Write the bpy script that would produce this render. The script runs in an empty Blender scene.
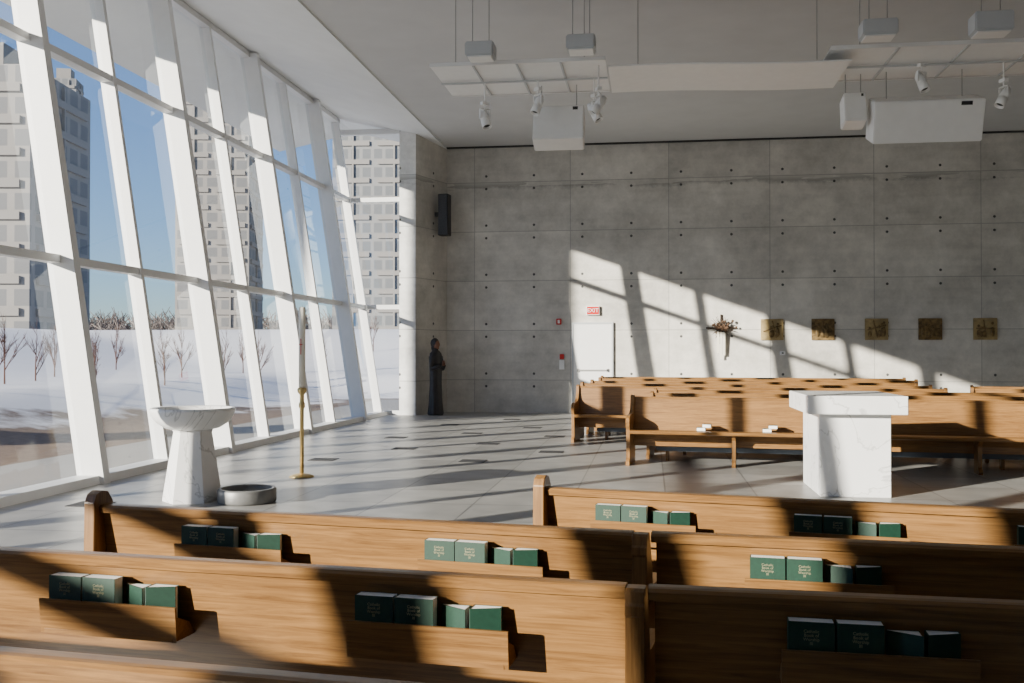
import bpy, bmesh, math, random
from mathutils import Vector, Matrix
random.seed(7)
D=bpy.data; C=bpy.context
COL=C.scene.collection
def link(o): COL.objects.link(o); return o
# ---------------------------------------------------------------- materials
def newmat(name):
    m=D.materials.new(name); m.use_nodes=True
    nt=m.node_tree; b=nt.nodes['Principled BSDF']
    return m,nt,b
def N(nt,t,**kw):
    n=nt.nodes.new(t)
    for k,v in kw.items(): setattr(n,k,v)
    return n
def plain(name,col,rough=.5,metal=0,noise=0.0,nscale=8,bump=0):
    m,nt,b=newmat(name)
    b.inputs['Roughness'].default_value=rough; b.inputs['Metallic'].default_value=metal
    tc=N(nt,'ShaderNodeTexCoord'); no=N(nt,'ShaderNodeTexNoise'); no.inputs['Scale'].default_value=nscale; no.inputs['Detail'].default_value=5
    nt.links.new(tc.outputs['Object'],no.inputs['Vector'])
    r=N(nt,'ShaderNodeValToRGB')
    n=max(noise,.02)
    r.color_ramp.elements[0].position=.3; r.color_ramp.elements[1].position=.7
    r.color_ramp.elements[0].color=[c*(1-n) for c in col]+[1]; r.color_ramp.elements[1].color=[min(1,c*(1+n)) for c in col]+[1]
    nt.links.new(no.outputs['Fac'],r.inputs[0]); nt.links.new(r.outputs[0],b.inputs['Base Color'])
    if bump:
        bu=N(nt,'ShaderNodeBump'); bu.inputs['Strength'].default_value=bump
        nt.links.new(no.outputs['Fac'],bu.inputs['Height']); nt.links.new(bu.outputs[0],b.inputs['Normal'])
    return m
def wood(name,axis=0,dark=(.125,.056,.016),light=(.290,.148,.047),rough=.34):
    m,nt,b=newmat(name)
    tc=N(nt,'ShaderNodeTexCoord'); mp=N(nt,'ShaderNodeMapping')
    sc=[75,75,75]; sc[axis]=3
    mp.inputs['Scale'].default_value=sc
    oi=N(nt,'ShaderNodeObjectInfo'); ad=N(nt,'ShaderNodeVectorMath',operation='ADD')
    nt.links.new(tc.outputs['Object'],ad.inputs[0]); nt.links.new(oi.outputs['Random'],ad.inputs[1])
    nt.links.new(ad.outputs[0],mp.inputs[0])
    a=N(nt,'ShaderNodeTexNoise'); a.inputs['Scale'].default_value=1; a.inputs['Detail'].default_value=9; a.inputs['Roughness'].default_value=.7; a.inputs['Distortion'].default_value=.8
    nt.links.new(mp.outputs[0],a.inputs['Vector'])
    a2=N(nt,'ShaderNodeTexNoise'); a2.inputs['Scale'].default_value=.08; a2.inputs['Detail'].default_value=2; nt.links.new(mp.outputs[0],a2.inputs['Vector'])
    f=math_(nt,'ADD',math_(nt,'MULTIPLY',a.outputs['Fac'],.82),math_(nt,'MULTIPLY',a2.outputs['Fac'],.18))
    r=N(nt,'ShaderNodeValToRGB'); r.color_ramp.elements[0].position=.36; r.color_ramp.elements[1].position=.62
    r.color_ramp.elements[0].color=dark+(1,); r.color_ramp.elements[1].color=light+(1,)
    nt.links.new(f,r.inputs[0]); nt.links.new(r.outputs[0],b.inputs['Base Color'])
    b.inputs['Roughness'].default_value=rough
    bu=N(nt,'ShaderNodeBump'); bu.inputs['Strength'].default_value=.06
    nt.links.new(a.outputs['Fac'],bu.inputs['Height']); nt.links.new(bu.outputs[0],b.inputs['Normal'])
    return m
def math_(nt,op,a,bv=None,c=None):
    n=N(nt,'ShaderNodeMath',operation=op)
    for i,v in enumerate((a,bv,c)):
        if v is None: continue
        if isinstance(v,(int,float)): n.inputs[i].default_value=v
        else: nt.links.new(v,n.inputs[i])
    return n.outputs[0]
def gridline(nt,val,off,per,w):
    s=math_(nt,'SUBTRACT',val,off); p=math_(nt,'PINGPONG',s,per/2)
    return math_(nt,'LESS_THAN',p,w), p
def mixc(nt,f,a,b):
    n=N(nt,'ShaderNodeMix',data_type='RGBA')
    for s,v in ((n.inputs[0],f),(n.inputs[6],a),(n.inputs[7],b)):
        if isinstance(v,(int,float)): s.default_value=v
        elif isinstance(v,tuple): s.default_value=v+(1,) if len(v)==3 else v
        else: nt.links.new(v,s)
    return n.outputs[2]
def concrete(name,ax,off,base=(.61,.585,.535)):
    m,nt,b=newmat(name)
    g=N(nt,'ShaderNodeNewGeometry'); sp=N(nt,'ShaderNodeSeparateXYZ'); nt.links.new(g.outputs['Position'],sp.inputs[0])
    h=sp.outputs[ax]; z=sp.outputs[2]
    l1,p1=gridline(nt,h,off,2.28,.009); l2,p2=gridline(nt,z,.77,1.17,.009)
    j=math_(nt,'MAXIMUM',l1,l2)
    q1=math_(nt,'PINGPONG',math_(nt,'SUBTRACT',h,off+.28),.285*2)
    q2=math_(nt,'MINIMUM',math_(nt,'PINGPONG',math_(nt,'SUBTRACT',z,.92),.585),math_(nt,'PINGPONG',math_(nt,'SUBTRACT',z,1.79),.585))
    dd=math_(nt,'SQRT',math_(nt,'ADD',math_(nt,'MULTIPLY',q1,q1),math_(nt,'MULTIPLY',q2,q2)))
    hole=math_(nt,'LESS_THAN',dd,.030)
    n1=N(nt,'ShaderNodeTexNoise'); n1.inputs['Scale'].default_value=.9; n1.inputs['Detail'].default_value=12; n1.inputs['Roughness'].default_value=.75
    nt.links.new(g.outputs['Position'],n1.inputs['Vector'])
    mp=N(nt,'ShaderNodeMapping'); mp.inputs['Scale'].default_value=(.5,.5,6); nt.links.new(g.outputs['Position'],mp.inputs[0])
    n2=N(nt,'ShaderNodeTexNoise'); n2.inputs['Scale'].default_value=1.2; n2.inputs['Detail'].default_value=5; nt.links.new(mp.outputs[0],n2.inputs['Vector'])
    sv=N(nt,'ShaderNodeCombineXYZ'); nt.links.new(math_(nt,'FLOOR',math_(nt,'DIVIDE',math_(nt,'SUBTRACT',h,off),2.28)),sv.inputs[0]); nt.links.new(math_(nt,'FLOOR',math_(nt,'DIVIDE',math_(nt,'SUBTRACT',z,.77),1.17)),sv.inputs[1])
    wn=N(nt,'ShaderNodeTexWhiteNoise'); nt.links.new(sv.outputs[0],wn.inputs[0])
    f=math_(nt,'ADD',math_(nt,'MULTIPLY',n1.outputs['Fac'],.85),math_(nt,'MULTIPLY',n2.outputs['Fac'],.15))
    f=math_(nt,'ADD',f,math_(nt,'MULTIPLY',math_(nt,'SUBTRACT',wn.outputs[0],.5),.09))
    r=N(nt,'ShaderNodeValToRGB'); r.color_ramp.elements[0].position=.34; r.color_ramp.elements[1].position=.66
    r.color_ramp.elements[0].color=tuple(c*.66 for c in base)+(1,); r.color_ramp.elements[1].color=tuple(min(1,c*1.2) for c in base)+(1,)
    nt.links.new(f,r.inputs[0])
    dz=math_(nt,'ABSOLUTE',math_(nt,'SUBTRACT',z,math_(nt,'ADD',5.15,math_(nt,'MULTIPLY',n1.outputs['Fac'],.45))))
    st=math_(nt,'MAXIMUM',math_(nt,'SUBTRACT',1,math_(nt,'MULTIPLY',dz,9)),0)
    st=math_(nt,'MULTIPLY',st,math_(nt,'GREATER_THAN',n2.outputs['Fac'],.5))
    c=mixc(nt,math_(nt,'MULTIPLY',st,.55),r.outputs[0],(.18,.17,.16))
    c=mixc(nt,math_(nt,'MULTIPLY',j,.5),c,(.17,.17,.165)); c=mixc(nt,hole,c,(.07,.07,.07))
    nt.links.new(c,b.inputs['Base Color']); b.inputs['Roughness'].default_value=.8
    bu=N(nt,'ShaderNodeBump'); bu.inputs['Strength'].default_value=.25; bu.inputs['Distance'].default_value=.02
    hh=math_(nt,'SUBTRACT',math_(nt,'MULTIPLY',n1.outputs['Fac'],.2),math_(nt,'MAXIMUM',j,hole))
    nt.links.new(hh,bu.inputs['Height']); nt.links.new(bu.outputs[0],b.inputs['Normal'])
    return m
def floor_mat():
    m,nt,b=newmat('floor_stone_tile')
    g=N(nt,'ShaderNodeNewGeometry'); sp=N(nt,'ShaderNodeSeparateXYZ'); nt.links.new(g.outputs['Position'],sp.inputs[0])
    l1,_=gridline(nt,sp.outputs[0],.15,.9,.008); l2,_=gridline(nt,sp.outputs[1],.1,.9,.011)
    j=math_(nt,'MAXIMUM',l1,l2)
    n1=N(nt,'ShaderNodeTexNoise'); n1.inputs['Scale'].default_value=3; n1.inputs['Detail'].default_value=8; nt.links.new(g.outputs['Position'],n1.inputs['Vector'])
    sn=N(nt,'ShaderNodeVectorMath',operation='SNAP'); sn.inputs[1].default_value=(.9,.9,10)
    sb=N(nt,'ShaderNodeVectorMath',operation='SUBTRACT'); sb.inputs[1].default_value=(.15,.1,0)
    nt.links.new(g.outputs['Position'],sb.inputs[0]); nt.links.new(sb.outputs[0],sn.inputs[0])
    wn=N(nt,'ShaderNodeTexWhiteNoise'); nt.links.new(sn.outputs[0],wn.inputs[0])
    v=math_(nt,'ADD',math_(nt,'MULTIPLY',n1.outputs['Fac'],.7),math_(nt,'MULTIPLY',wn.outputs[0],.3))
    r=N(nt,'ShaderNodeValToRGB'); r.color_ramp.elements[0].position=.25; r.color_ramp.elements[1].position=.75
    r.color_ramp.elements[0].color=(.20,.197,.19,1); r.color_ramp.elements[1].color=(.37,.362,.345,1)
    nt.links.new(v,r.inputs[0])
    c=mixc(nt,math_(nt,'MULTIPLY',j,.75),r.outputs[0],(.08,.08,.08))
    nt.links.new(c,b.inputs['Base Color']); b.inputs['Roughness'].default_value=.36
    return m
def marble():
    m,nt,b=newmat('white_veined_marble')
    tc=N(nt,'ShaderNodeTexCoord'); n=N(nt,'ShaderNodeTexNoise'); n.inputs['Scale'].default_value=1.3; n.inputs['Detail'].default_value=6; n.inputs['Distortion'].default_value=1.2
    nt.links.new(tc.outputs['Object'],n.inputs['Vector'])
    r=N(nt,'ShaderNodeValToRGB'); e=r.color_ramp.elements
    e[0].position=.0; e[0].color=(.82,.82,.81,1); e[1].position=1; e[1].color=(.80,.80,.80,1)
    for p,c in ((.485,.82),(.497,.52),(.508,.80),(.58,.76),(.60,.82)):
        x=e.new(p); x.color=(c,c,c,1)
    nt.links.new(n.outputs['Fac'],r.inputs[0]); nt.links.new(r.outputs[0],b.inputs['Base Color']); b.inputs['Roughness'].default_value=.3
    return m
def glassmat():
    m=D.materials.new('clear_glazing'); m.use_nodes=True; nt=m.node_tree
    for n in list(nt.nodes):
        if n.type!='OUTPUT_MATERIAL': nt.nodes.remove(n)
    out=[n for n in nt.nodes if n.type=='OUTPUT_MATERIAL'][0]
    t=N(nt,'ShaderNodeBsdfTransparent'); t.inputs[0].default_value=(.90,.93,.93,1)
    gl=N(nt,'ShaderNodeBsdfGlossy'); gl.inputs['Roughness'].default_value=.02; gl.inputs[0].default_value=(.9,.95,1,1)
    f=N(nt,'ShaderNodeLayerWeight')
    fac=math_(nt,'ADD',math_(nt,'MULTIPLY',math_(nt,'POWER',f.outputs['Facing'],4.0),.65),.05)
    mx=N(nt,'ShaderNodeMixShader'); nt.links.new(fac,mx.inputs[0]); nt.links.new(t.outputs[0],mx.inputs[1]); nt.links.new(gl.outputs[0],mx.inputs[2])
    nt.links.new(mx.outputs[0],out.inputs[0])
    return m
def facade(name,wall,win,hx=1.9,hz=2.9):
    m,nt,b=newmat(name)
    tc=N(nt,'ShaderNodeTexCoord'); sp=N(nt,'ShaderNodeSeparateXYZ'); nt.links.new(tc.outputs['Object'],sp.inputs[0])
    s=math_(nt,'ADD',sp.outputs[0],sp.outputs[1])
    p1=math_(nt,'PINGPONG',s,hx/2); p2=math_(nt,'PINGPONG',sp.outputs[2],hz/2)
    w=math_(nt,'MULTIPLY',math_(nt,'GREATER_THAN',p1,hx*.14),math_(nt,'GREATER_THAN',p2,hz*.24))
    n=N(nt,'ShaderNodeTexNoise'); n.inputs['Scale'].default_value=.3; nt.links.new(tc.outputs['Object'],n.inputs['Vector'])
    wc=mixc(nt,n.outputs['Fac'],tuple(c*.85 for c in wall),tuple(min(1,c*1.1) for c in wall))
    nt.links.new(mixc(nt,w,wc,win),b.inputs['Base Color']); b.inputs['Roughness'].default_value=.8
    return m
def ground_mat():
    m,nt,b=newmat('snow_grass_and_paving')
    g=N(nt,'ShaderNodeNewGeometry'); sp=N(nt,'ShaderNodeSeparateXYZ'); nt.links.new(g.outputs['Position'],sp.inputs[0])
    s=math_(nt,'MAXIMUM',math_(nt,'MULTIPLY',sp.outputs[0],-1),math_(nt,'SUBTRACT',sp.outputs[1],22))
    n=N(nt,'ShaderNodeTexNoise'); n.inputs['Scale'].default_value=.55; n.inputs['Detail'].default_value=9; n.inputs['Roughness'].default_value=.6; nt.links.new(g.outputs['Position'],n.inputs['Vector'])
    n3=N(nt,'ShaderNodeTexNoise'); n3.inputs['Scale'].default_value=7; n3.inputs['Detail'].default_value=6; nt.links.new(g.outputs['Position'],n3.inputs['Vector'])
    s2=math_(nt,'ADD',s,math_(nt,'MULTIPLY',math_(nt,'SUBTRACT',n.outputs['Fac'],.5),5.5))
    # snow reaches closer to the wall further along the building
    s2=math_(nt,'ADD',s2,math_(nt,'MULTIPLY',math_(nt,'MAXIMUM',math_(nt,'SUBTRACT',sp.outputs[1],19),0),.22))
    earth=mixc(nt,n3.outputs['Fac'],(.09,.058,.036),(.24,.17,.12)); pave=mixc(nt,n.outputs['Fac'],(.25,.24,.23),(.33,.32,.30))
    snow=mixc(nt,n.outputs['Fac'],(.66,.66,.68),(.80,.79,.79))
    c=mixc(nt,math_(nt,'GREATER_THAN',s,8.5),pave,earth)
    k=N(nt,'ShaderNodeMapRange'); k.inputs['From Min'].default_value=11.5; k.inputs['From Max'].default_value=12.2; nt.links.new(s2,k.inputs['Value'])
    c=mixc(nt,k.outputs[0],c,snow)
    nt.links.new(c,b.inputs['Base Color']); b.inputs['Roughness'].default_value=.85
    bu=N(nt,'ShaderNodeBump'); bu.inputs['Strength'].default_value=.12; nt.links.new(n.outputs['Fac'],bu.inputs['Height']); nt.links.new(bu.outputs[0],b.inputs['Normal'])
    return m
M={}
M['white']=plain('white_painted_metal',(.82,.82,.81),.45)
M['mull']=plain('mullion_paint',(.74,.745,.745),.45)
M['panel']=plain('pale_reflector_panel',(.84,.85,.85),.6)
M['ceil']=plain('ceiling_plaster',(.60,.605,.61),.9,noise=.03,nscale=2)
M['soffit']=plain('soffit_plaster',(.80,.81,.81),.9,noise=.03,nscale=2)
M['plaster']=plain('wall_plaster',(.58,.575,.56),.9,noise=.04)
M['pier']=concrete('pier_concrete',0,-5.9,(.82,.82,.80))
M['conc']=concrete('board_marked_concrete',0,-1.85)
M['concs']=concrete('side_concrete',1,21.0)
M['floor']=floor_mat(); M['marble']=marble(); M['glass']=glassmat()
M['wood']=wood('oak_grain_along',0); M['woodz']=wood('oak_grain_upright',2)
M['green']=plain('dark_green_cloth_cover',(.008,.040,.024),.5,noise=.12,nscale=90)
M['page']=plain('page_edges',(.92,.92,.90),.8,noise=.04,nscale=60)
M['gold']=plain('gilt_lettering',(.34,.33,.20),.45,metal=.2)
M['brass']=plain('brushed_brass',(.62,.46,.20),.38,metal=.8)
M['wax']=plain('candle_wax',(.84,.80,.70),.5)
M['black']=plain('black_plastic',(.015,.015,.016),.5)
M['dkmetal']=plain('dark_metal_grille',(.05,.05,.055),.5,metal=.5,noise=.3,nscale=60)
M['vent']=plain('blackened_floor_grille',(.025,.025,.027),.7,noise=.3,nscale=60)
M['steel']=plain('galvanised_steel',(.34,.34,.34),.5,metal=.4)
M['basin']=plain('matte_grey_metal_basin',(.17,.17,.168),.45,metal=.3,noise=.2)
M['grey']=plain('grey_fixture_housing',(.50,.52,.54),.45)
M['pad']=plain('blue_grey_vinyl_pad',(.10,.125,.16),.5)
M['red']=plain('red_plastic',(.55,.02,.015),.4)
M['robe']=plain('dark_carved_robe',(.022,.02,.022),.6,noise=.3,nscale=9)
M['skin']=plain('carved_face',(.20,.085,.045),.55,noise=.1,nscale=10)
M['relief']=plain('bronze_relief',(.19,.125,.05),.55,metal=.3,noise=.6,nscale=14,bump=.6)
M['plaque']=plain('gilded_plaque',(.36,.265,.12),.6,metal=.1,noise=.3,nscale=10)
M['ground']=ground_mat()
M['bark']=plain('bare_bark',(.10,.045,.03),.9,noise=.3,nscale=20)
M['treeline']=plain('distant_bare_trees',(.15,.125,.115),.95,noise=.4,nscale=.5)
M['fac1']=facade('pale_tower_facade',(.225,.21,.195),(.13,.13,.132),2.4)
M['fac2']=facade('grey_tower_facade',(.20,.198,.195),(.12,.125,.13),1.8)
M['slab']=plain('balcony_concrete',(.215,.20,.185),.85)
M['petal']=plain('dried_flowers',(.075,.038,.018),.8,noise=.5,nscale=20)
M['leafdk']=plain('dried_twigs',(.04,.024,.014),.8,noise=.4,nscale=20)
M['cloth']=plain('pale_ribbon',(.80,.76,.64),.8)
# ---------------------------------------------------------------- mesh helpers
def mk(name,bm,mats,smooth=False,parent=None):
    me=D.meshes.new(name); bmesh.ops.recalc_face_normals(bm,faces=bm.faces); bm.to_mesh(me); bm.free()
    if not isinstance(mats,(list,tuple)): mats=[mats]
    for m in mats: me.materials.append(m)
    if smooth:
        for p in me.polygons: p.use_smooth=True
    o=D.objects.new(name,me); link(o)
    if parent: o.parent=parent
    return o
def addbox(bm,x0,x1,y0,y1,z0,z1,mi=0,mat=None):
    vs=[bm.verts.new((x,y,z)) for z in (z0,z1) for y in (y0,y1) for x in (x0,x1)]
    if mat is not None:
        for v in vs: v.co=mat@v.co
    F=[(0,1,3,2),(4,6,7,5),(0,4,5,1),(2,3,7,6),(0,2,6,4),(1,5,7,3)]
    for f in F:
        q=bm.faces.new([vs[i] for i in f]); q.material_index=mi
    return vs
def box(name,x0,x1,y0,y1,z0,z1,mat,parent=None,bev=0):
    bm=bmesh.new(); addbox(bm,x0,x1,y0,y1,z0,z1)
    if bev: bmesh.ops.bevel(bm,geom=bm.edges[:],offset=bev,segments=2,affect='EDGES')
    return mk(name,bm,mat,parent=parent)
def prof(name,pts,x0,x1,mat,parent=None,bev=0,bm=None):
    own=bm is None
    if own: bm=bmesh.new()
    a=[bm.verts.new((x0,y,z)) for y,z in pts]; b=[bm.verts.new((x1,y,z)) for y,z in pts]
    n=len(pts)
    bm.faces.new(a); bm.faces.new(b[::-1])
    for i in range(n): bm.faces.new((a[i],b[i],b[(i+1)%n],a[(i+1)%n]))
    if own:
        bmesh.ops.recalc_face_normals(bm,faces=bm.faces)
        if bev: bmesh.ops.bevel(bm,geom=bm.edges[:],offset=bev,segments=1,affect='EDGES')
        return mk(name,bm,mat,parent=parent)
def lathe(name,pts,seg,mat,parent=None,smooth=True,loc=(0,0,0),rot=0):
    bm=bmesh.new(); rings=[]
    for r,z in pts:
        if r<1e-5: rings.append([bm.verts.new((loc[0],loc[1],loc[2]+z))])
        else: rings.append([bm.verts.new((loc[0]+r*math.cos(rot+2*math.pi*i/seg),loc[1]+r*math.sin(rot+2*math.pi*i/seg),loc[2]+z)) for i in range(seg)])
    for A,B in zip(rings,rings[1:]):
        for i in range(seg):
            j=(i+1)%seg
            if len(A)==1 and len(B)==1: continue
            if len(A)==1: bm.faces.new((A[0],B[i],B[j]))
            elif len(B)==1: bm.faces.new((A[i],A[j],B[0]))
            else: bm.faces.new((A[i],A[j],B[j],B[i]))
    if len(rings[0])>1: bm.faces.new(rings[0][::-1])
    if len(rings[-1])>1: bm.faces.new(rings[-1])
    return mk(name,bm,mat,smooth,parent)
def tube(bm,p,q,r0,r1,n=6):
    p=Vector(p); q=Vector(q); d=(q-p).normalized()
    u=d.orthogonal().normalized(); v=d.cross(u)
    A=[bm.verts.new(p+r0*(u*math.cos(2*math.pi*i/n)+v*math.sin(2*math.pi*i/n))) for i in range(n)]
    B=[bm.verts.new(q+r1*(u*math.cos(2*math.pi*i/n)+v*math.sin(2*math.pi*i/n))) for i in range(n)]
    for i in range(n): bm.faces.new((A[i],A[(i+1)%n],B[(i+1)%n],B[i]))
    bm.faces.new(A[::-1]); bm.faces.new(B)
def ball(bm,c,r,sx=1,sy=1,sz=1,sub=2):
    bmesh.ops.create_icosphere(bm,subdivisions=sub,radius=1,matrix=Matrix.Translation(c)@Matrix.Diagonal((r*sx,r*sy,r*sz,1)))
def empty(name,loc=(0,0,0),rz=0):
    e=D.objects.new(name,None); e.location=loc; e.rotation_euler[2]=rz; e.empty_display_size=.1; return link(e)
def tag(o,label,cat,group=None,kind=None):
    o['label']=label; o['category']=cat
    if group: o['group']=group
    if kind: o['kind']=kind
    return o
def struct(o): o['kind']='structure'; return o
def textmesh(name,body,size,mat,align='CENTER',ext=.0006):
    cu=D.curves.new(name+'_c','FONT'); cu.body=body; cu.size=size; cu.align_x=align; cu.align_y='CENTER'; cu.extrude=ext; cu.resolution_u=2; cu.space_line=.9
    t=D.objects.new(name+'_t',cu); link(t); C.view_layer.update()
    me=D.meshes.new_from_object(t.evaluated_get(C.evaluated_depsgraph_get()))
    D.objects.remove(t); me.materials.clear(); me.materials.append(mat); me.name=name
    return me
# ---------------------------------------------------------------- room shell
H=6.3; TL=.155; GX=-6.1; HG=6.78
def shear(name,x0,x1,y0,y1,z0,z1,mat,parent=None):
    bm=bmesh.new(); vs=addbox(bm,x0,x1,y0,y1,z0,z1)
    for v in vs: v.co.x-=TL*v.co.z
    return mk(name,bm,mat,parent=parent)
struct(box('floor',GX-.1,11,-8,23.2,-.2,0,M['floor']))
struct(box('wall_back',-5.0,11.2,23,23.3,0,H+.4,M['conc']))
struct(box('wall_right',11,11.2,-8,23,0,H+.4,M['plaster']))
struct(box('wall_rear',GX-1.3,11.2,-8.2,-8,0,H+.7,M['plaster']))
struct(shear('wall_left',GX-.25,GX+.2,-8,-4.3,0,HG-.05,M['plaster']))
bm=bmesh.new()
pts=[(-5.63,21.7),(-5.25,21.7),(-4.8,23.0),(-4.8,23.3),(-5.63,23.3)]
a=[bm.verts.new((x,y,0)) for x,y in pts]; b=[bm.verts.new((x,y,6.55)) for x,y in pts]
bm.faces.new(a[::-1]); bm.faces.new(b)
for i in range(5):
    f=bm.faces.new((a[i],a[(i+1)%5],b[(i+1)%5],b[i])); f.material_index=1 if i==1 else 0
struct(mk('wall_pier',bm,[M['pier'],M['concs']]))
struct(box('ceiling',-4.8,11.2,-8.2,23.3,H,H+.3,M['ceil']))
struct(box('trim_1',-4.79,11,22.90,22.99,H-.03,H-.002,M['black']))  # black strip stands in for the shadow line where wall meets ceiling
bm=bmesh.new(); sp_=[(-4.8,6.27),(-7.15,6.80),(-9.1,6.40),(-9.1,6.62),(-7.15,7.15),(-4.8,6.65)]
a=[bm.verts.new((x,-8.2,z)) for x,z in sp_]; b=[bm.verts.new((x,23.3,z)) for x,z in sp_]
for i in range(6): bm.faces.new((a[i],b[i],b[(i+1)%6],a[(i+1)%6]))
for q in (a,b):
    bm.faces.new((q[0],q[1],q[4],q[5])); bm.faces.new((q[1],q[2],q[3],q[4]))
struct(mk('trim_2',bm,M['soffit']))
ys=[-3.2+1.65*i for i in range(16)]
n=3
for i,yy in enumerate(ys):
    thick=(i%2==0)
    w,dp=(.062,.25) if thick else (.036,.12)
    struct(shear('trim_%d'%n,GX-.06,GX+dp,yy-w,yy+w,0,HG-.05,M['mull'])); n+=1
ys2=[-4.3]+ys
for i in range(len(ys2)-1):
    y0,y1=ys2[i],ys2[i+1]
    bm=bmesh.new(); zt=HG-.02
    bm.faces.new([bm.verts.new(c) for c in ((GX,y0,0),(GX,y1,0),(GX-TL*zt,y1,zt),(GX-TL*zt,y0,zt))])
    struct(mk('window_%d'%(i+1),bm,M['glass']))
for z in (2.45,4.9):
    struct(shear('trim_%d'%n,GX-.05,GX+.10,-4.3,21.7,z-.045,z+.045,M['mull'])); n+=1
struct(shear('trim_%d'%n,GX-.05,GX+.20,-4.3,21.7,.0,.09,M['mull'])); n+=1
struct(shear('trim_%d'%n,GX-.06,GX+.12,-4.3,21.7,HG-.13,HG-.02,M['mull'])); n+=1
bm=bmesh.new()
v=[bm.verts.new(c) for c in ((GX,21.78,0),(-5.63,21.78,0),(-5.63,21.78,6.45),(GX-TL*HG,21.78,HG))]
bm.faces.new(v); struct(mk('window_20',bm,M['glass']))
for z,hh in ((.05,.05),(2.45,.05),(4.9,.05),(6.46,.06)):
    struct(box('trim_%d'%n,GX-TL*z,-5.631,21.72,21.84,z-hh,z+hh,M['mull'])); n+=1
# ---------------------------------------------------------------- exterior ground
def gz(x,y):
    s=max(-x,y-22)
    if s<10: return -.08
    if s<14.5: t=(s-10)/4.5; return -.08+.68*t*t*(3-2*t)
    if s<40: t=(s-14.5)/25.5; return .6+2.3*t*t*(3-2*t)
    return 2.9
def rng(a,b,st):
    o=[];x=a
    while x<b: o.append(x); x+=st
    return o+[b]
xs=[-400,-250,-150,-90,-60,-48]+rng(-42,-15.4,1.2)+rng(-15,-6.16,.5)+[-5,-2,4,30]
yv=[-60,-30,-10,0,6]+rng(10,60,1)+[80,110,150,220,300,400]
bm=bmesh.new(); grid={}
for i,x in enumerate(xs):
    for j,yy in enumerate(yv):
        grid[i,j]=bm.verts.new((x,yy,gz(x,yy)))
for i in range(len(xs)-1):
    for j in range(len(yv)-1):
        cx=(xs[i]+xs[i+1])/2; cy=(yv[j]+yv[j+1])/2
        if cx>-6.2 and cy<23.3: continue
        f=bm.faces.new((grid[i,j],grid[i+1,j],grid[i+1,j+1],grid[i,j+1])); f.smooth=True
g=mk('ground',bm,M['ground']); struct(g)
g['label']='snow covered ground rising beyond paving and frozen grass'
def tree(x,y,h,seed):
    rnd=random.Random(seed); bm=bmesh.new()
    def br(p,d,l,r,lev):
        q=p+d*l; tube(bm,p,q,r,r*.65,5 if lev<2 else 3)
        if lev>=4: return
        for k in range(3):
            nd=(d+Vector((rnd.uniform(-.65,.65),rnd.uniform(-.65,.65),rnd.uniform(.0,.5)))).normalized()
            br(p+d*l*rnd.uniform(.35,1),nd,l*rnd.uniform(.5,.72),r*.58,lev+1)
        br(q,(d+Vector((rnd.uniform(-.12,.12),rnd.uniform(-.12,.12),.1))).normalized(),l*.75,r*.65,lev+1)
    br(Vector((0,0,-.1)),Vector((0,0,1)),h*.30,h*.012,0)
    o=mk('bare_tree',bm,M['bark']); o.location=(x,y,gz(x,y))
    return tag(o,'small leafless reddish-brown sapling standing in the snow','tree',group='bare saplings in the snow')
for k,(x,y,h) in enumerate(((-16.0,22.6,2.1),(-13.2,22.0,1.9),(-13.4,25.8,2.0),(-12.9,28.5,2.1),(-17.5,27.0,2.1),(-15.5,36.0,2.1),(-13.0,38.0,2.0),(-14.5,20.2,1.9),(-19,33,2.1),(-14.2,19.0,1.9),(-15,30,2),(-13.6,33,2),(-16.5,24.6,2),(-13.5,47,2.2),(-12.8,54,2.2))):
    tree(x,y,h,k+11)
bm=bmesh.new(); rnd=random.Random(5)
for k in range(760):
    x=rnd.uniform(-215,-62); yy=rnd.uniform(178,205)
    hgt=rnd.uniform(4.5,8.5)
    tube(bm,(x,yy,2.9),(x,yy,2.9+hgt*.6),.2,.1,3)
    for q in range(13):
        z0=2.9+hgt*rnd.uniform(.03,.6); a=rnd.uniform(-1.1,1.1); l=hgt*rnd.uniform(.25,.42)
        tube(bm,(x,yy,z0),(x+l*math.sin(a),yy+rnd.uniform(-1,1),z0+l*math.cos(a)),.14,.05,3)
tag(mk('distant_treeline',bm,M['treeline']),'distant row of leafless trees beyond the snow','trees',kind='stuff')
def tower(cx,cy,w,d,h,mat,label,rz=0):
    e=empty('apartment_tower',(cx,cy,2.0),rz)
    box('tower_body',-w/2,w/2,-d/2,d/2,0,h,mat,e)
    bms=[bmesh.new() for _ in range(3)]; z=2.9
    while z<h-.5:
        for k in (-1,1):
            c=k*w*.25; b_=bms[(k+1)//2]
            addbox(b_,c-w*.20,c+w*.20,-d/2-.30,-d/2-.01,z-.20,z+.50)
        addbox(bms[2],w/2+.01,w/2+.30,-d*.4,d*.4,z-.20,z+.50)
        z+=2.9
    for k in (-1,1): addbox(bms[(k+1)//2],k*w*.25-.12,k*w*.25+.12,-d/2-.29,-d/2-.011,1.5,h-.4)
    addbox(bms[2],w/2+.011,w/2+.29,-.12,.12,1.5,h-.4)
    for b_ in bms: mk('balcony_stack',b_,M['slab'],parent=e)
    box('roof_machine_room',-w*.25,w*.25,-d*.25,d*.25,h+.01,h+3,M['slab'],e)
    return tag(e,label,'building')
tower(-64.6,87,16.4,13,25.5,M['fac1'],'pale concrete apartment tower with balconies beyond bare trees',.15)
tower(-149,234,7,7,69,M['fac2'],'tall slim grey apartment tower far beyond the snow',.3)
tower(-73,160,12,12,58,M['fac1'],'tall beige apartment tower with stacked balconies',.2)
tower(-43.5,156,13,14,34,M['fac2'],'grey apartment tower with rows of windows',.1)
e=empty('unseen_shade_pylon',(-19.08,6.84,-.08))  # added out of view, only to shade the left end of the back wall
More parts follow.
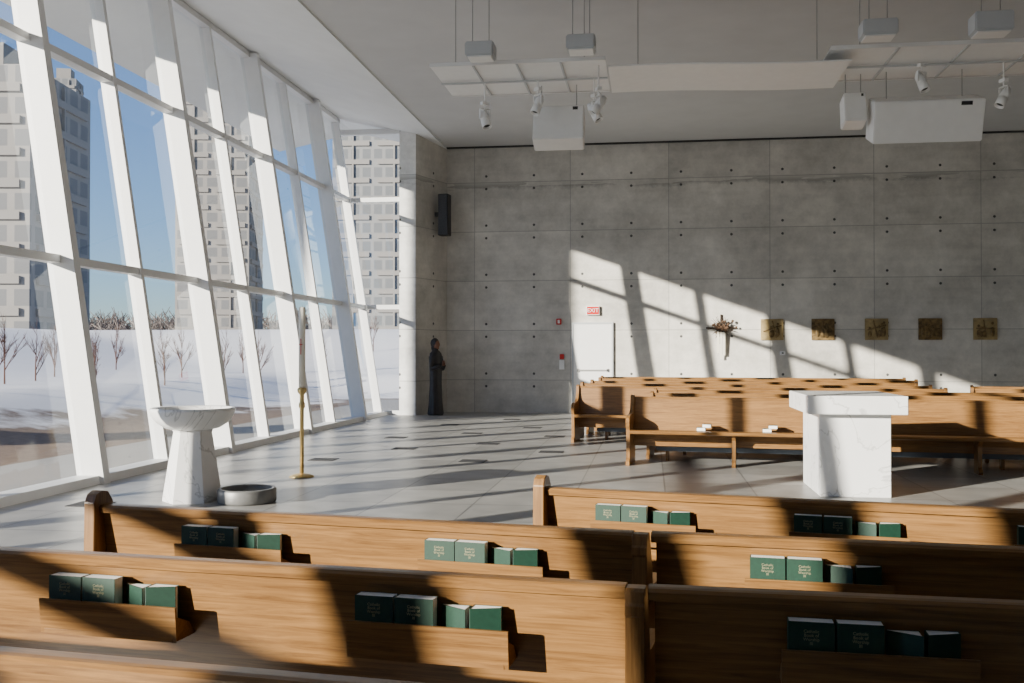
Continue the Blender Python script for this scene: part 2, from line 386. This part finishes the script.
box('shade_pylon_shaft',-.58,.58,-.59,.59,0,13,M['slab'],e); box('shade_pylon_cap',-.62,.62,-.62,.62,13.01,13.2,M['steel'],e)
tag(e,'added slender pylon outside, out of view, shading the back wall','pylon')
# ---------------------------------------------------------------- pews
RACKZ=.648
def pew(xl,yl,xr,yr,h,face,racks,ends,legs,kn,label,group,trim=0,cap=.052):
    L=math.hypot(xr-xl,yr-yl); ang=math.atan2(yr-yl,xr-xl)+(math.pi if face<0 else 0)
    e=empty('pew',((xl+xr)/2,(yl+yr)/2,0),ang)
    a,b=-L/2,L/2
    prof('backrest',[(0,h-.02),(.028,h-.02),(.105,.30),(.095,.22),(.070,.22),(.075,.30)],a+.002+trim*.2,b-.002,M['wood'],e)
    prof('top_rail',[(-.018,h-.030),(-.021,h-.010),(-.013,h-.002),(.0,h),(.030,h),(.038,h-.008),(.036,h-.030)],a+.001,b-.001,M['wood'],e)
    prof('seat',[(.09,.425),(.45,.445),(.5,.44),(.515,.425),(.505,.405),(.48,.395),(.085,.385)],a+.002+trim,b-.002,M['wood'],e,)
    q=cap/.052
    full=[(-.045,0),(-.05,h*.5),(-.045,h+.01*q),(-.03,h+.04*q),(0,h+.052*q),(.035,h+.045*q),(.06,h+.01*q),(.085,.76),(.12,.68),(.20,.64),(.42,.625),(.48,.60),(.505,.55),(.49,.50),(.46,.45),(.45,.10),(.50,.05),(.50,0)]
    joint=[(-.028,0),(-.028,.10),(-.024,.12),(-.024,h-.075),(-.031,h-.068),(-.031,h-.045),(-.025,h-.038),(-.022,h-.012),(-.013,h-.004),(.030,h-.004),(.038,h-.012),(.075,.76),(.11,.66),(.42,.63),(.48,.58),(.47,.45),(.46,0)]
    for k,side in ((0,a),(1,b)):
        t=ends[k]
        if not t: continue
        p=full if t=='full' else joint
        s0,s1=(side-.048,side) if k==0 else (side,side+.048)
        o=prof('end_panel',p,s0,s1,M['woodz'],e,bev=.003 if t=='full' else .001)
    for s in legs:
        prof('leg',[(.10,.0),(.40,.0),(.42,.03),(.36,.08),(.36,.33),(.42,.39),(.09,.385),(.12,.3),(.12,.06)],s-.022,s+.022,M['woodz'],e)
    for s in racks:
        bm=bmesh.new(); w=.205
        addbox(bm,s-w,s+w,-.066,.03,RACKZ-.012,RACKZ)
        prof('',[(-.064,RACKZ-.012),(-.074,RACKZ+.085),(-.066,RACKZ+.085),(-.056,RACKZ-.0)],s-w-.012,s+w+.012,None,bm=bm)
        for k in (s-w-.010,s+w):
            prof('',[(-.062,RACKZ-.01),(-.070,RACKZ+.06),(.0,RACKZ+.03),(.03,RACKZ-.01)],k,k+.010,None,bm=bm)
        mk('book_rack',bm,M['wood'],parent=e)
    if kn:
        k=box('kneeler_pad',a+.25,b-.25,-.32,-.17,.13,.20,M['pad'],e,.015)
        for s in [a+.4+i*(L-.8)/3 for i in range(4)]:
            box('kneeler_leg',s-.02,s+.02,-.29,-.20,0,.129,M['woodz'],e)
    tag(e,label,'pew',group)
    C.view_layer.update()
    return e
G1='oak pews facing the altar with hymnal racks'
LB='honey oak pew seen from behind with hymnal racks'
HN=.85
A=pew(-2.9,1.755+.108*1.65,-.03,1.755-.108*1.22,HN,1,[],(None,'joint'),[0],False,'honey oak pew back with plain rounded top rail',G1)
def span(xl,xr,c,sl): return xl,c+sl*xl,xr,c+sl*xr
Bl=span(-2.9,-.06,2.464,-.108); Br=span(-.006,2.6,2.462,-.05)
Cl=span(-2.07,-.055,3.193,-.15); Cr=span(.002,2.9,3.205,-.10)
Dr=span(-.44,3.2,4.115,-.2)
def spos(sp,x):
    xl,yl,xr,yr=sp; L=math.hypot(xr-xl,yr-yl); return (x-(xl+xr)/2)*L/(xr-xl)
def build(sp,rx,ends,lab,trim=0):
    rs=[spos(sp,x) for x in rx]
    return pew(*sp,HN,1,rs,ends,[0],False,lab,G1,trim),rs
PB=[build(Bl,[-1.49,-.56],(None,'joint'),LB),build(Br,[.525,1.46],(None,None),LB,.07),
    build(Cl,[-1.49,-.55],('full','joint'),'honey oak pew with racks and curved end panel'),build(Cr,[.51,1.45],(None,None),LB,.07),
    build(Dr,[-.02,.76,1.53],('full',None),'honey oak pew with racks and curved end panel')]
def book_mesh(w,t,h):
    bm=bmesh.new(); c=.002
    addbox(bm,-w/2,w/2,-t,-t+c,0,h); addbox(bm,-w/2,w/2,-c,0,0,h); addbox(bm,-w/2,-w/2+c,-t+c,-c,0,h)
    me=D.meshes.new('hymnal'); bmesh.ops.recalc_face_normals(bm,faces=bm.faces); bm.to_mesh(me); bm.free(); me.materials.append(M['green'])
    bm=bmesh.new(); addbox(bm,-w/2+c,w/2-.002,-t+c,-c,.003,h-.0005)
    mp=D.meshes.new('pages'); bmesh.ops.recalc_face_normals(bm,faces=bm.faces); bm.to_mesh(mp); bm.free(); mp.materials.append(M['page'])
    return me,mp
def wedge(bm,pts,z0,z1):
    a=[bm.verts.new((x,y,z0)) for x,y in pts]; b=[bm.verts.new((x,y,z1)) for x,y in pts]; n=len(pts)
    bm.faces.new(a); bm.faces.new(b[::-1])
    for i in range(n): bm.faces.new((a[i],b[i],b[(i+1)%n],a[(i+1)%n]))
def splay_mesh(w,t0,t1,h):
    c=.002; bm=bmesh.new()
    wedge(bm,[(-w/2,0),(w/2,0),(w/2,-c),(-w/2,-c)],0,h)
    wedge(bm,[(-w/2,-t0),(w/2,-t1),(w/2,-t1+c),(-w/2,-t0+c)],0,h)
    wedge(bm,[(-w/2-c,0),(-w/2,0),(-w/2,-t0),(-w/2-c,-t0)],0,h)
    me=D.meshes.new('songbook'); bmesh.ops.recalc_face_normals(bm,faces=bm.faces); bm.to_mesh(me); bm.free(); me.materials.append(M['green'])
    bm=bmesh.new(); wedge(bm,[(-w/2,-c),(w/2-.003,-c),(w/2-.003,-t1+c),(-w/2,-t0+c)],.003,h-.001)
    mp=D.meshes.new('pages'); bmesh.ops.recalc_face_normals(bm,faces=bm.faces); bm.to_mesh(mp); bm.free(); mp.materials.append(M['page'])
    return me,mp
BW,BT,BH=.105,.040,.146
big=book_mesh(BW,BT,BH); small=splay_mesh(.074,.010,.048,.126); small2=splay_mesh(.074,.046,.018,.129)
tb=textmesh('cover_title','Catholic\nBook of\nWorship\nIII',.0105,M['gold'])
def book(kind,mat,group,label):
    me,mp=kind
    o=D.objects.new('hymnal' if kind is big else 'songbook',me); link(o); o.matrix_world=mat
    p=D.objects.new('pages',mp); link(p); p.parent=o
    if kind is big:
        x=D.objects.new('cover_title',tb); link(x); x.parent=o; x.location=(0,-BT-.0004,BH-.036); x.rotation_euler=(math.pi/2,0,0)
        x['label']='gold cover lettering'
    tag(o,label,'book',group)
for (e,rs) in PB:
    for s in rs:
        for (dx,kind) in ((-.148,big),(-.038,big),(.064,small),(.150,small2)):
            sm=kind is not big
            m=e.matrix_world@Matrix.Translation((s+dx,-.013 if not sm else -.006,RACKZ+.0015))@Matrix.Rotation(random.uniform(-.02,.02),4,'Z')
            book(kind,m,'green hymnals in the pew racks','small green songbook standing splayed in a pew rack' if sm else 'dark green clothbound hymnal standing in a pew rack')
G2='oak pews across the altar'
def far(xl,xr,y0,lab='honey oak pew with curved end panels and padded kneeler',legs=(),sl=-.12,ends=('full','full'),h=.86):
    return pew(xl,y0,xr,y0+sl*(xr-xl),h,-1,[],ends,list(legs),True,lab,G2,cap=.022)
E=far(-.20,6.6,12.95,'front oak pew on legs facing the altar',(2.15,-.65),h=.85)
far(.05,6.6,13.75,h=.865); far(.1,6.6,14.55,h=.88)
F=far(-1.13,4.3,15.95,legs=(1.2,-1.2),h=.88); far(-1.12,4.3,16.75,h=.90); far(-1.0,4.3,17.55,h=.92); far(-.9,4.5,18.35,h=.94); far(-.9,4.5,19.15,h=.95)
far(5.0,8.5,16.2,sl=-.25); far(5.3,8.5,17.2,sl=-.25); far(7.2,9.3,14.2,sl=-.3)
for lx in (2.55,2.48,1.75,1.68):
    m=E.matrix_world@Matrix.Translation((lx,.20,.442+(BT+.003 if lx in(2.48,1.68) else 0)))@Matrix.Rotation(-math.pi/2,4,'X')
    book(big,m,'hymnals lying on the front pew','dark green hymnal lying flat on a pew seat')
# ---------------------------------------------------------------- altar
e=empty('altar',(2.0,10.6,0))
box('altar_body',-.34,.34,-.53,.53,0,.82,M['marble'],e,.006)
box('altar_top',-.47,.47,-.66,.66,.821,1.0,M['marble'],e,.006)
tag(e,'white veined marble block altar with thick top slab','altar')
e=empty('baptismal_font',(-4.37,8.97,0))
lathe('pedestal',[(.0,0),(.28,0),(.28,.02),(.18,.66),(.19,.68),(0,.68)],6,M['marble'],e,False,rot=.3)
lathe('bowl',[(.0,.66),(.17,.681),(.25,.70),(.33,.75),(.375,.81),(.395,.86),(.40,.88),(.385,.895),(.36,.89),(.345,.87),(.30,.82),(.18,.79),(0,.785)],48,M['marble'],e)
tag(e,'white marble baptismal font with wide bowl on faceted pedestal','baptismal font')
e=empty('water_basin',(-3.81,8.95,0))
lathe('basin_rim',[(.0,.0),(.265,0),(.275,.02),(.275,.12),(.265,.135),(.24,.135),(.232,.12),(.232,.06),(0,.06)],48,M['basin'],e)
lathe('water_surface',[(0,.065),(.23,.065),(.23,.068),(0,.068)],48,M['dkmetal'],e,False)
tag(e,'low round dark grey basin on the floor beside the font','basin')
CX,CY=-3.95,10.82
e=empty('paschal_candle_stand',(CX,CY,0))
lathe('stand_base',[(0,0),(.14,0),(.14,.012),(.10,.03),(.03,.045),(0,.045)],32,M['brass'],e)
lathe('stand_pole',[(0,.045),(.024,.045),(.024,.78),(.036,.80),(.036,.84),(.026,.86),(.026,.94),(.05,.97),(.055,1.0),(.045,1.02),(0,1.02)],24,M['brass'],e)
tag(e,'tall slim brass candle stand with round foot','candle stand')
c=lathe('paschal_candle',[(0,1.021),(.038,1.021),(.038,1.93),(.032,1.945),(0,1.945)],24,M['wax'],None,True,(CX,CY,0))
lathe('candle_wick',[(0,1.945),(.003,1.945),(.003,1.96),(0,1.96)],6,M['black'],c,True,(CX,CY,0))
bm=bmesh.new(); addbox(bm,CX-.005,CX+.005,CY-.041,CY-.038,1.40,1.58); addbox(bm,CX-.02,CX+.02,CY-.041,CY-.038,1.51,1.52)
mk('painted_cross',bm,M['red'],parent=c)
tag(c,'tall cream paschal candle in a brass stand','candle')
for x,y in ((-3.6,14.2),(-2.5,15.1),(-1.6,16.6),(-3.1,17.0),(-4.2,16.0),(-2.2,18.4),(-3.9,19.0),(-1.0,19.6),(-2.9,20.6),(-4.3,12.6),(-2.3,12.7),(-5.2,8.6),(-1.4,14.0)):
    o=box('floor_vent',x-.17,x+.17,y-.15,y+.15,.0005,.006,M['vent'],None)
    tag(o,'square dark metal vent set flush in the floor tiles','floor vent','floor vents')
# ---------------------------------------------------------------- back wall items
YW=23.0
e=empty('door_1',(-1.33,YW,0)); struct(e)
o=box('door_leaf',-.44,.44,-.05,-.012,.01,2.08,M['white'],e)
bm=bmesh.new(); addbox(bm,-.48,-.44,-.06,-.001,0,2.12); addbox(bm,.44,.48,-.06,-.001,0,2.12); addbox(bm,-.44,.44,-.06,-.001,2.08,2.12); mk('door_frame',bm,M['grey'],parent=e)
bm=bmesh.new(); addbox(bm,-.36,.36,-.09,-.07,.99,1.02); addbox(bm,-.36,-.33,-.09,-.051,.97,1.04); addbox(bm,.33,.36,-.09,-.051,.97,1.04); mk('door_handle',bm,M['steel'],parent=e)
e=empty('exit_sign',(-1.32,YW-.001,2.29))
box('sign_housing',-.155,.155,-.07,0,0,.21,M['white'],e,.006)
box('sign_face',-.14,.14,-.074,-.0705,.015,.195,M['red'],e)
me=textmesh('sign_lettering','EXIT',.13,M['white'],ext=.003); o=D.objects.new('sign_lettering',me); link(o); o.parent=e; o.location=(0,-.078,.105); o.rotation_euler=(math.pi/2,0,0)
tag(e,'red exit sign with white letters above the door','exit sign')
e=empty('fire_alarm',(-2.12,YW-.001,2.07)); box('alarm_body',-.06,.06,-.05,0,0,.14,M['red'],e,.008); box('alarm_lens',-.025,.025,-.065,-.051,.03,.11,M['white'],e)
tag(e,'small red fire alarm box on concrete wall','fire alarm')
e=empty('fire_alarm_pull_station',(-2.05,YW-.001,1.12)); box('station_body',-.05,.05,-.04,0,.14,.26,M['red'],e,.008); box('station_plate',-.06,.06,-.03,0,-.1,.12,M['white'],e)
tag(e,'small red pull station and switch plate on wall','pull station')
e=empty('wall_sensor',(2.98,YW-.001,1.36)); box('sensor_body',-.06,.06,-.04,0,0,.09,M['white'],e,.01); box('sensor_window',-.02,.02,-.045,-.041,.03,.06,M['black'],e)
tag(e,'small white sensor box on concrete wall','sensor')
for k,x in enumerate((2.75,3.87,5.03,6.18,7.34)):
    e=empty('relief_plaque',(x,YW-.001,1.70))
    box('plaque_panel',-.25,.25,-.04,0,0,.48,M['plaque'] if k in(0,2,4) else M['relief'],e,.006)
    bm=bmesh.new(); rnd=random.Random(k)
    for q in range(4):
        cx=rnd.uniform(-.17,.17); hh=rnd.uniform(.2,.34)
        ball(bm,(cx,-.05,hh+.05),.03,1,.7,1.1,2); ball(bm,(cx,-.05,hh*.5+.02),.05,.9,.5,hh*7,2)
    tube(bm,(-.2,-.05,rnd.uniform(.1,.3)),(.2,-.05,rnd.uniform(.2,.42)),.014,.014); tube(bm,(rnd.uniform(-.1,.1),-.05,.05),(rnd.uniform(-.1,.1),-.05,.44),.014,.014)
    mk('relief_figures',bm,M['relief'],True,e)
    tag(e,'square bronze and gilt relief plaque with small figures','plaque','stations along the concrete wall')
e=empty('dried_flower_cross',(1.61,YW-.03,1.93))
bm=bmesh.new(); rnd=random.Random(2)
tube(bm,(0,0,-.32),(0,0,.36),.03,.02); tube(bm,(-.34,0,.05),(.34,0,.05),.02,.02)
for k in range(90):
    a=rnd.uniform(0,2*math.pi); l=rnd.uniform(.12,.34)
    tube(bm,(0,-.03,.05),(l*math.cos(a),-.03-rnd.uniform(0,.08),.05+l*math.sin(a)*.85),.010,.003,3)
mk('cross_twigs',bm,M['leafdk'],parent=e)
bm=bmesh.new()
for k in range(44):
    a=rnd.uniform(0,2*math.pi); l=abs(rnd.gauss(0,.10)); ball(bm,(l*math.cos(a)*1.4,-.07,.05+l*math.sin(a)),rnd.uniform(.02,.042),1,.7,1,1)
mk('flower_heads',bm,M['petal'],parent=e)
for k,(x,l) in enumerate(((-.07,.52),(.0,.66),(.06,.58))): 
    prof('ribbon',[(-.10,-.05),(-.07,-l),(-.064,-l),(-.094,-.05)],x-.03,x+.025,M['cloth'],e)
tag(e,'cross of dried flowers with pale trailing ribbon','wall cross')
e=empty('wall_loudspeaker',(-4.74,22.45,4.14),-.12)
box('speaker_cabinet',-.12,.12,-.14,.12,0,.96,M['black'],e,.008); box('speaker_grille',-.10,.10,-.155,-.141,.03,.93,M['dkmetal'],e)
bm=bmesh.new(); addbox(bm,-.24,-.121,-.02,.04,.45,.55); mk('wall_bracket',bm,M['black'],parent=e)
tag(e,'tall black loudspeaker bracketed to the concrete wall','loudspeaker')
# ---------------------------------------------------------------- statue
e=empty('statue',(-4.82,21.85,0),1.1)
sec=[(0,.18,.15),(.04,.19,.16),(.3,.165,.135),(.7,.155,.12),(1.0,.165,.12),(1.2,.18,.12),(1.33,.185,.11),(1.40,.165,.10),(1.44,.11,.085),(1.47,.06,.06),(1.52,.052,.055)]
bm=bmesh.new(); rings=[]; seg=40
for z,rx,ry in sec:
    R=[]
    for i in range(seg):
        a=2*math.pi*i/seg; f=1+(.07*math.sin(9*a+z*1.2)+.03*math.sin(17*a))*max(0,1-z/1.35)
        R.append(bm.verts.new((rx*f*math.cos(a),ry*f*math.sin(a)+.0,z)))
    rings.append(R)
for A_,B_ in zip(rings,rings[1:]):
    for i in range(seg): bm.faces.new((A_[i],A_[(i+1)%seg],B_[(i+1)%seg],B_[i]))
bm.faces.new(rings[0][::-1]); bm.faces.new(rings[-1])
mk('robed_body',bm,M['robe'],True,e)
for k in (-1,1):
    bm=bmesh.new()
    tube(bm,(k*.165,0,1.33),(k*.19,-.05,1.05),.055,.05,12); tube(bm,(k*.19,-.05,1.06),(k*.05,-.2,1.12),.053,.042,12); ball(bm,(k*.19,-.05,1.055),.053)
    mk('sleeve',bm,M['robe'],True,e)
for k in (-1,1):
    bm=bmesh.new()
    ball(bm,(k*.02,-.225,1.15),.03,.6,.8,1.3)
    for f in range(4): tube(bm,(k*.014,-.245+.014*f,1.17),(k*.008,-.25+.014*f,1.245-.006*abs(f-1.5)),.008,.005,6)
    tube(bm,(k*.02,-.25,1.14),(k*.01,-.265,1.19),.008,.006,6)
    mk('hand',bm,M['skin'],True,e)
bm=bmesh.new()
ball(bm,(0,-.01,1.60),.1,.76,.9,1.12,3); ball(bm,(0,-.105,1.59),.016,.8,1.1,1.6); ball(bm,(0,-.088,1.545),.02,1.3,.6,.5); ball(bm,(0,-.07,1.515),.03,1,.8,.7)
for k in (-1,1): ball(bm,(k*.03,-.09,1.615),.012,1.2,.5,.7); ball(bm,(k*.078,0,1.6),.02,.4,.9,1.4)
tube(bm,(0,.0,1.46),(0,-.0,1.54),.05,.045,12)
mk('head',bm,M['skin'],True,e)
bm=bmesh.new(); ball(bm,(0,.025,1.625),.112,.84,.92,1.1,3)
ball(bm,(0,.05,1.53),.09,.9,.6,1.2,2)
mk('hair',bm,M['robe'],True,e)
tag(e,'dark carved robed figure statue standing in the corner','statue')
# ---------------------------------------------------------------- ceiling rigging
def rods(e,pts,z0,z1,name='suspension_rod',r=.006):
    for x,y in pts:
        bm=bmesh.new(); tube(bm,(x,y,z0),(x,y,z1-.002),r,r,6); mk(name,bm,M['steel'],parent=e)
def panel(x0,x1,y0,y1,z,curve,label,dz=0):
    e=empty('acoustic_reflector',((x0+x1)/2,(y0+y1)/2,z))
    w=(x1-x0)/2; d=(y1-y0)/2; bm=bmesh.new(); n_=16; T=[];B=[]; th=.009
    for i in range(n_+1):
        x=-w+2*w*i/n_; zz=curve*math.sin(2*math.pi*i/n_)+dz*(i/n_)
        T.append([bm.verts.new((x,yy,zz+th)) for yy in (-d,d)]); B.append([bm.verts.new((x,yy,zz-th)) for yy in (-d,d)])
    for i in range(n_):
        bm.faces.new((T[i][0],T[i+1][0],T[i+1][1],T[i][1])); bm.faces.new((B[i][0],B[i][1],B[i+1][1],B[i+1][0]))
        bm.faces.new((T[i][0],B[i][0],B[i+1][0],T[i+1][0])); bm.faces.new((T[i][1],T[i+1][1],B[i+1][1],B[i][1]))
    bm.faces.new((T[0][0],T[0][1],B[0][1],B[0][0])); bm.faces.new((T[-1][0],B[-1][0],B[-1][1],T[-1][1]))
    mk('reflector_panel',bm,M['panel'],parent=e)
    if not curve:
        for yy in (-d-.022,d+.002):
            box('edge_rail',-w,w,yy,yy+.020,-.022,.025,M['white'],e)
        for xx in (-w*.5,0,w*.5):
            box('cross_rail',xx-.012,xx+.012,-d,d,-.028,-.0095,M['grey'],e)
        box('long_rail',-w,w,-.015,.015,-.050,-.029,M['grey'],e)
    rods(e,[(-w*.75,-d*.6),(w*.75,-d*.6)],.05 if curve else .012,H-z)
    return tag(e,label,'reflector panel','suspended reflector panels')
panel(-2.68,-.53,11.8,13.2,4.95,0,'flat white panel hung on thin rods')
panel(-.50,2.35,11.95,13.15,4.90,.012,'gently curved white panel hung on thin rods',-.04)
panel(2.1,5.2,11.9,13.3,4.99,0,'flat white panel hung on thin rods')
def fixture(x,y,z,w=.36,h=.2):
    e=empty('pendant_light',(x,y,z))
    box('lamp_housing',-w/2,w/2,-.14,.14,.02,h,M['grey'],e,.015); box('lamp_lens',-w/2+.03,w/2-.03,-.12,.12,.005,.019,M['white'],e)
    rods(e,[(-.1,0),(.1,0)],h,H-z)
    tag(e,'grey boxed light hung on two thin rods','light fixture','boxed lights under the ceiling')
fixture(-2.0,11.55,4.92,.34,.19); fixture(-.80,11.55,4.95,.34,.19); fixture(2.57,11.6,4.98,.385,.2); fixture(3.78,11.6,4.97,.41,.24)
def spot(x,y,z,top,az,tilt):
    e=empty('spotlight',(x,y,z),az)
    bm=bmesh.new(); tube(bm,(0,0,.13),(0,0,top-z-.035),.010,.010,8); addbox(bm,-.075,.075,-.012,.012,.12,.132); addbox(bm,-.075,-.065,-.012,.012,0,.125); addbox(bm,.065,.075,-.012,.012,0,.125); addbox(bm,-.05,.05,-.03,.03,.18,.22)
    mk('spotlight_yoke',bm,M['white'],parent=e)
    o=lathe('spotlight_can',[(0,-.13),(.035,-.13),(.045,-.09),(.055,-.08),(.058,.0),(.048,.01),(.058,.02),(.062,.13),(.055,.13),(.05,.09),(0,.08)],20,M['white'],e); o.rotation_euler=(tilt,0,0)
    o2=lathe('spotlight_lens',[(0,.092),(.046,.094),(.046,.098),(0,.098)],20,M['black'],e,False); o2.rotation_euler=(tilt,0,0)
    tag(e,'small white spotlight in a yoke hung from panel','spotlight','spotlights under the panels')
spot(-2.11,12.5,4.44,4.935,.7,2.7); spot(-1.42,12.5,4.60,4.935,-.8,2.7); spot(-.70,12.5,4.48,4.935,1.2,2.6); spot(3.30,12.6,4.74,4.975,.6,2.7); spot(4.25,12.6,4.52,4.975,-1.2,2.6); spot(-.62,12.0,4.44,4.965,-1.2,2.5)
def hbox(x,y,z,w,h,d,tilt,top,label):
    e=empty('suspended_loudspeaker',(x,y,z))
    o=box('speaker_cabinet',-w/2,w/2,-d/2,d/2,-h/2,h/2,M['white'],e,.012); o.rotation_euler=(tilt,0,0)
    o=box('speaker_badge',w*.28,w*.38,-d/2-.004,-d/2-.0005,h*.36,h*.45,M['black'],e); o.rotation_euler=(tilt,0,0)
    rods(e,[(-w*.35,0),(w*.35,0)],h*.3,top-z,'hanging_rod')
    tag(e,label,'loudspeaker')
hbox(-1.18,12.85,4.37,.66,.50,.30,-.35,4.938,'white boxed loudspeaker hung beneath a panel')
hbox(3.42,12.95,4.36,1.30,.52,.45,.35,4.978,'wide white boxed loudspeaker hung beneath a panel')
hbox(2.57,13.0,4.50,.27,.38,.3,-.2,4.978,'small white boxed loudspeaker hung beneath a panel')
# ---------------------------------------------------------------- light
s=D.lights.new('sun','SUN'); s.energy=19; s.angle=.0095; s.color=(1,.91,.78)
so=D.objects.new('sun',s); link(so); d=Vector((1,1,-.355)); so.rotation_euler=d.to_track_quat('-Z','Y').to_euler(); so.location=(-20,-20,12)
w=D.worlds.new('World'); C.scene.world=w; w.use_nodes=True; nt=w.node_tree
sky=N(nt,'ShaderNodeTexSky'); sky.sky_type='NISHITA'; sky.sun_disc=False; sky.sun_elevation=math.radians(22); sky.sun_rotation=math.radians(225); sky.air_density=1.0; sky.dust_density=.1; sky.ozone_density=2
tint=mixc(nt,1.0,sky.outputs[0],(.47,.60,.85)); tint.node.blend_type='MULTIPLY'
nt.links.new(tint,nt.nodes['Background'].inputs[0]); nt.nodes['Background'].inputs[1].default_value=.26
# ---------------------------------------------------------------- camera
cd=D.cameras.new('camera'); cd.lens=34.56; cd.sensor_width=36; cd.clip_end=2000
co=D.objects.new('camera',cd); link(co); co.location=(0,0,1.43); co.rotation_euler=(math.radians(90.61),0,math.radians(8))
C.scene.camera=co
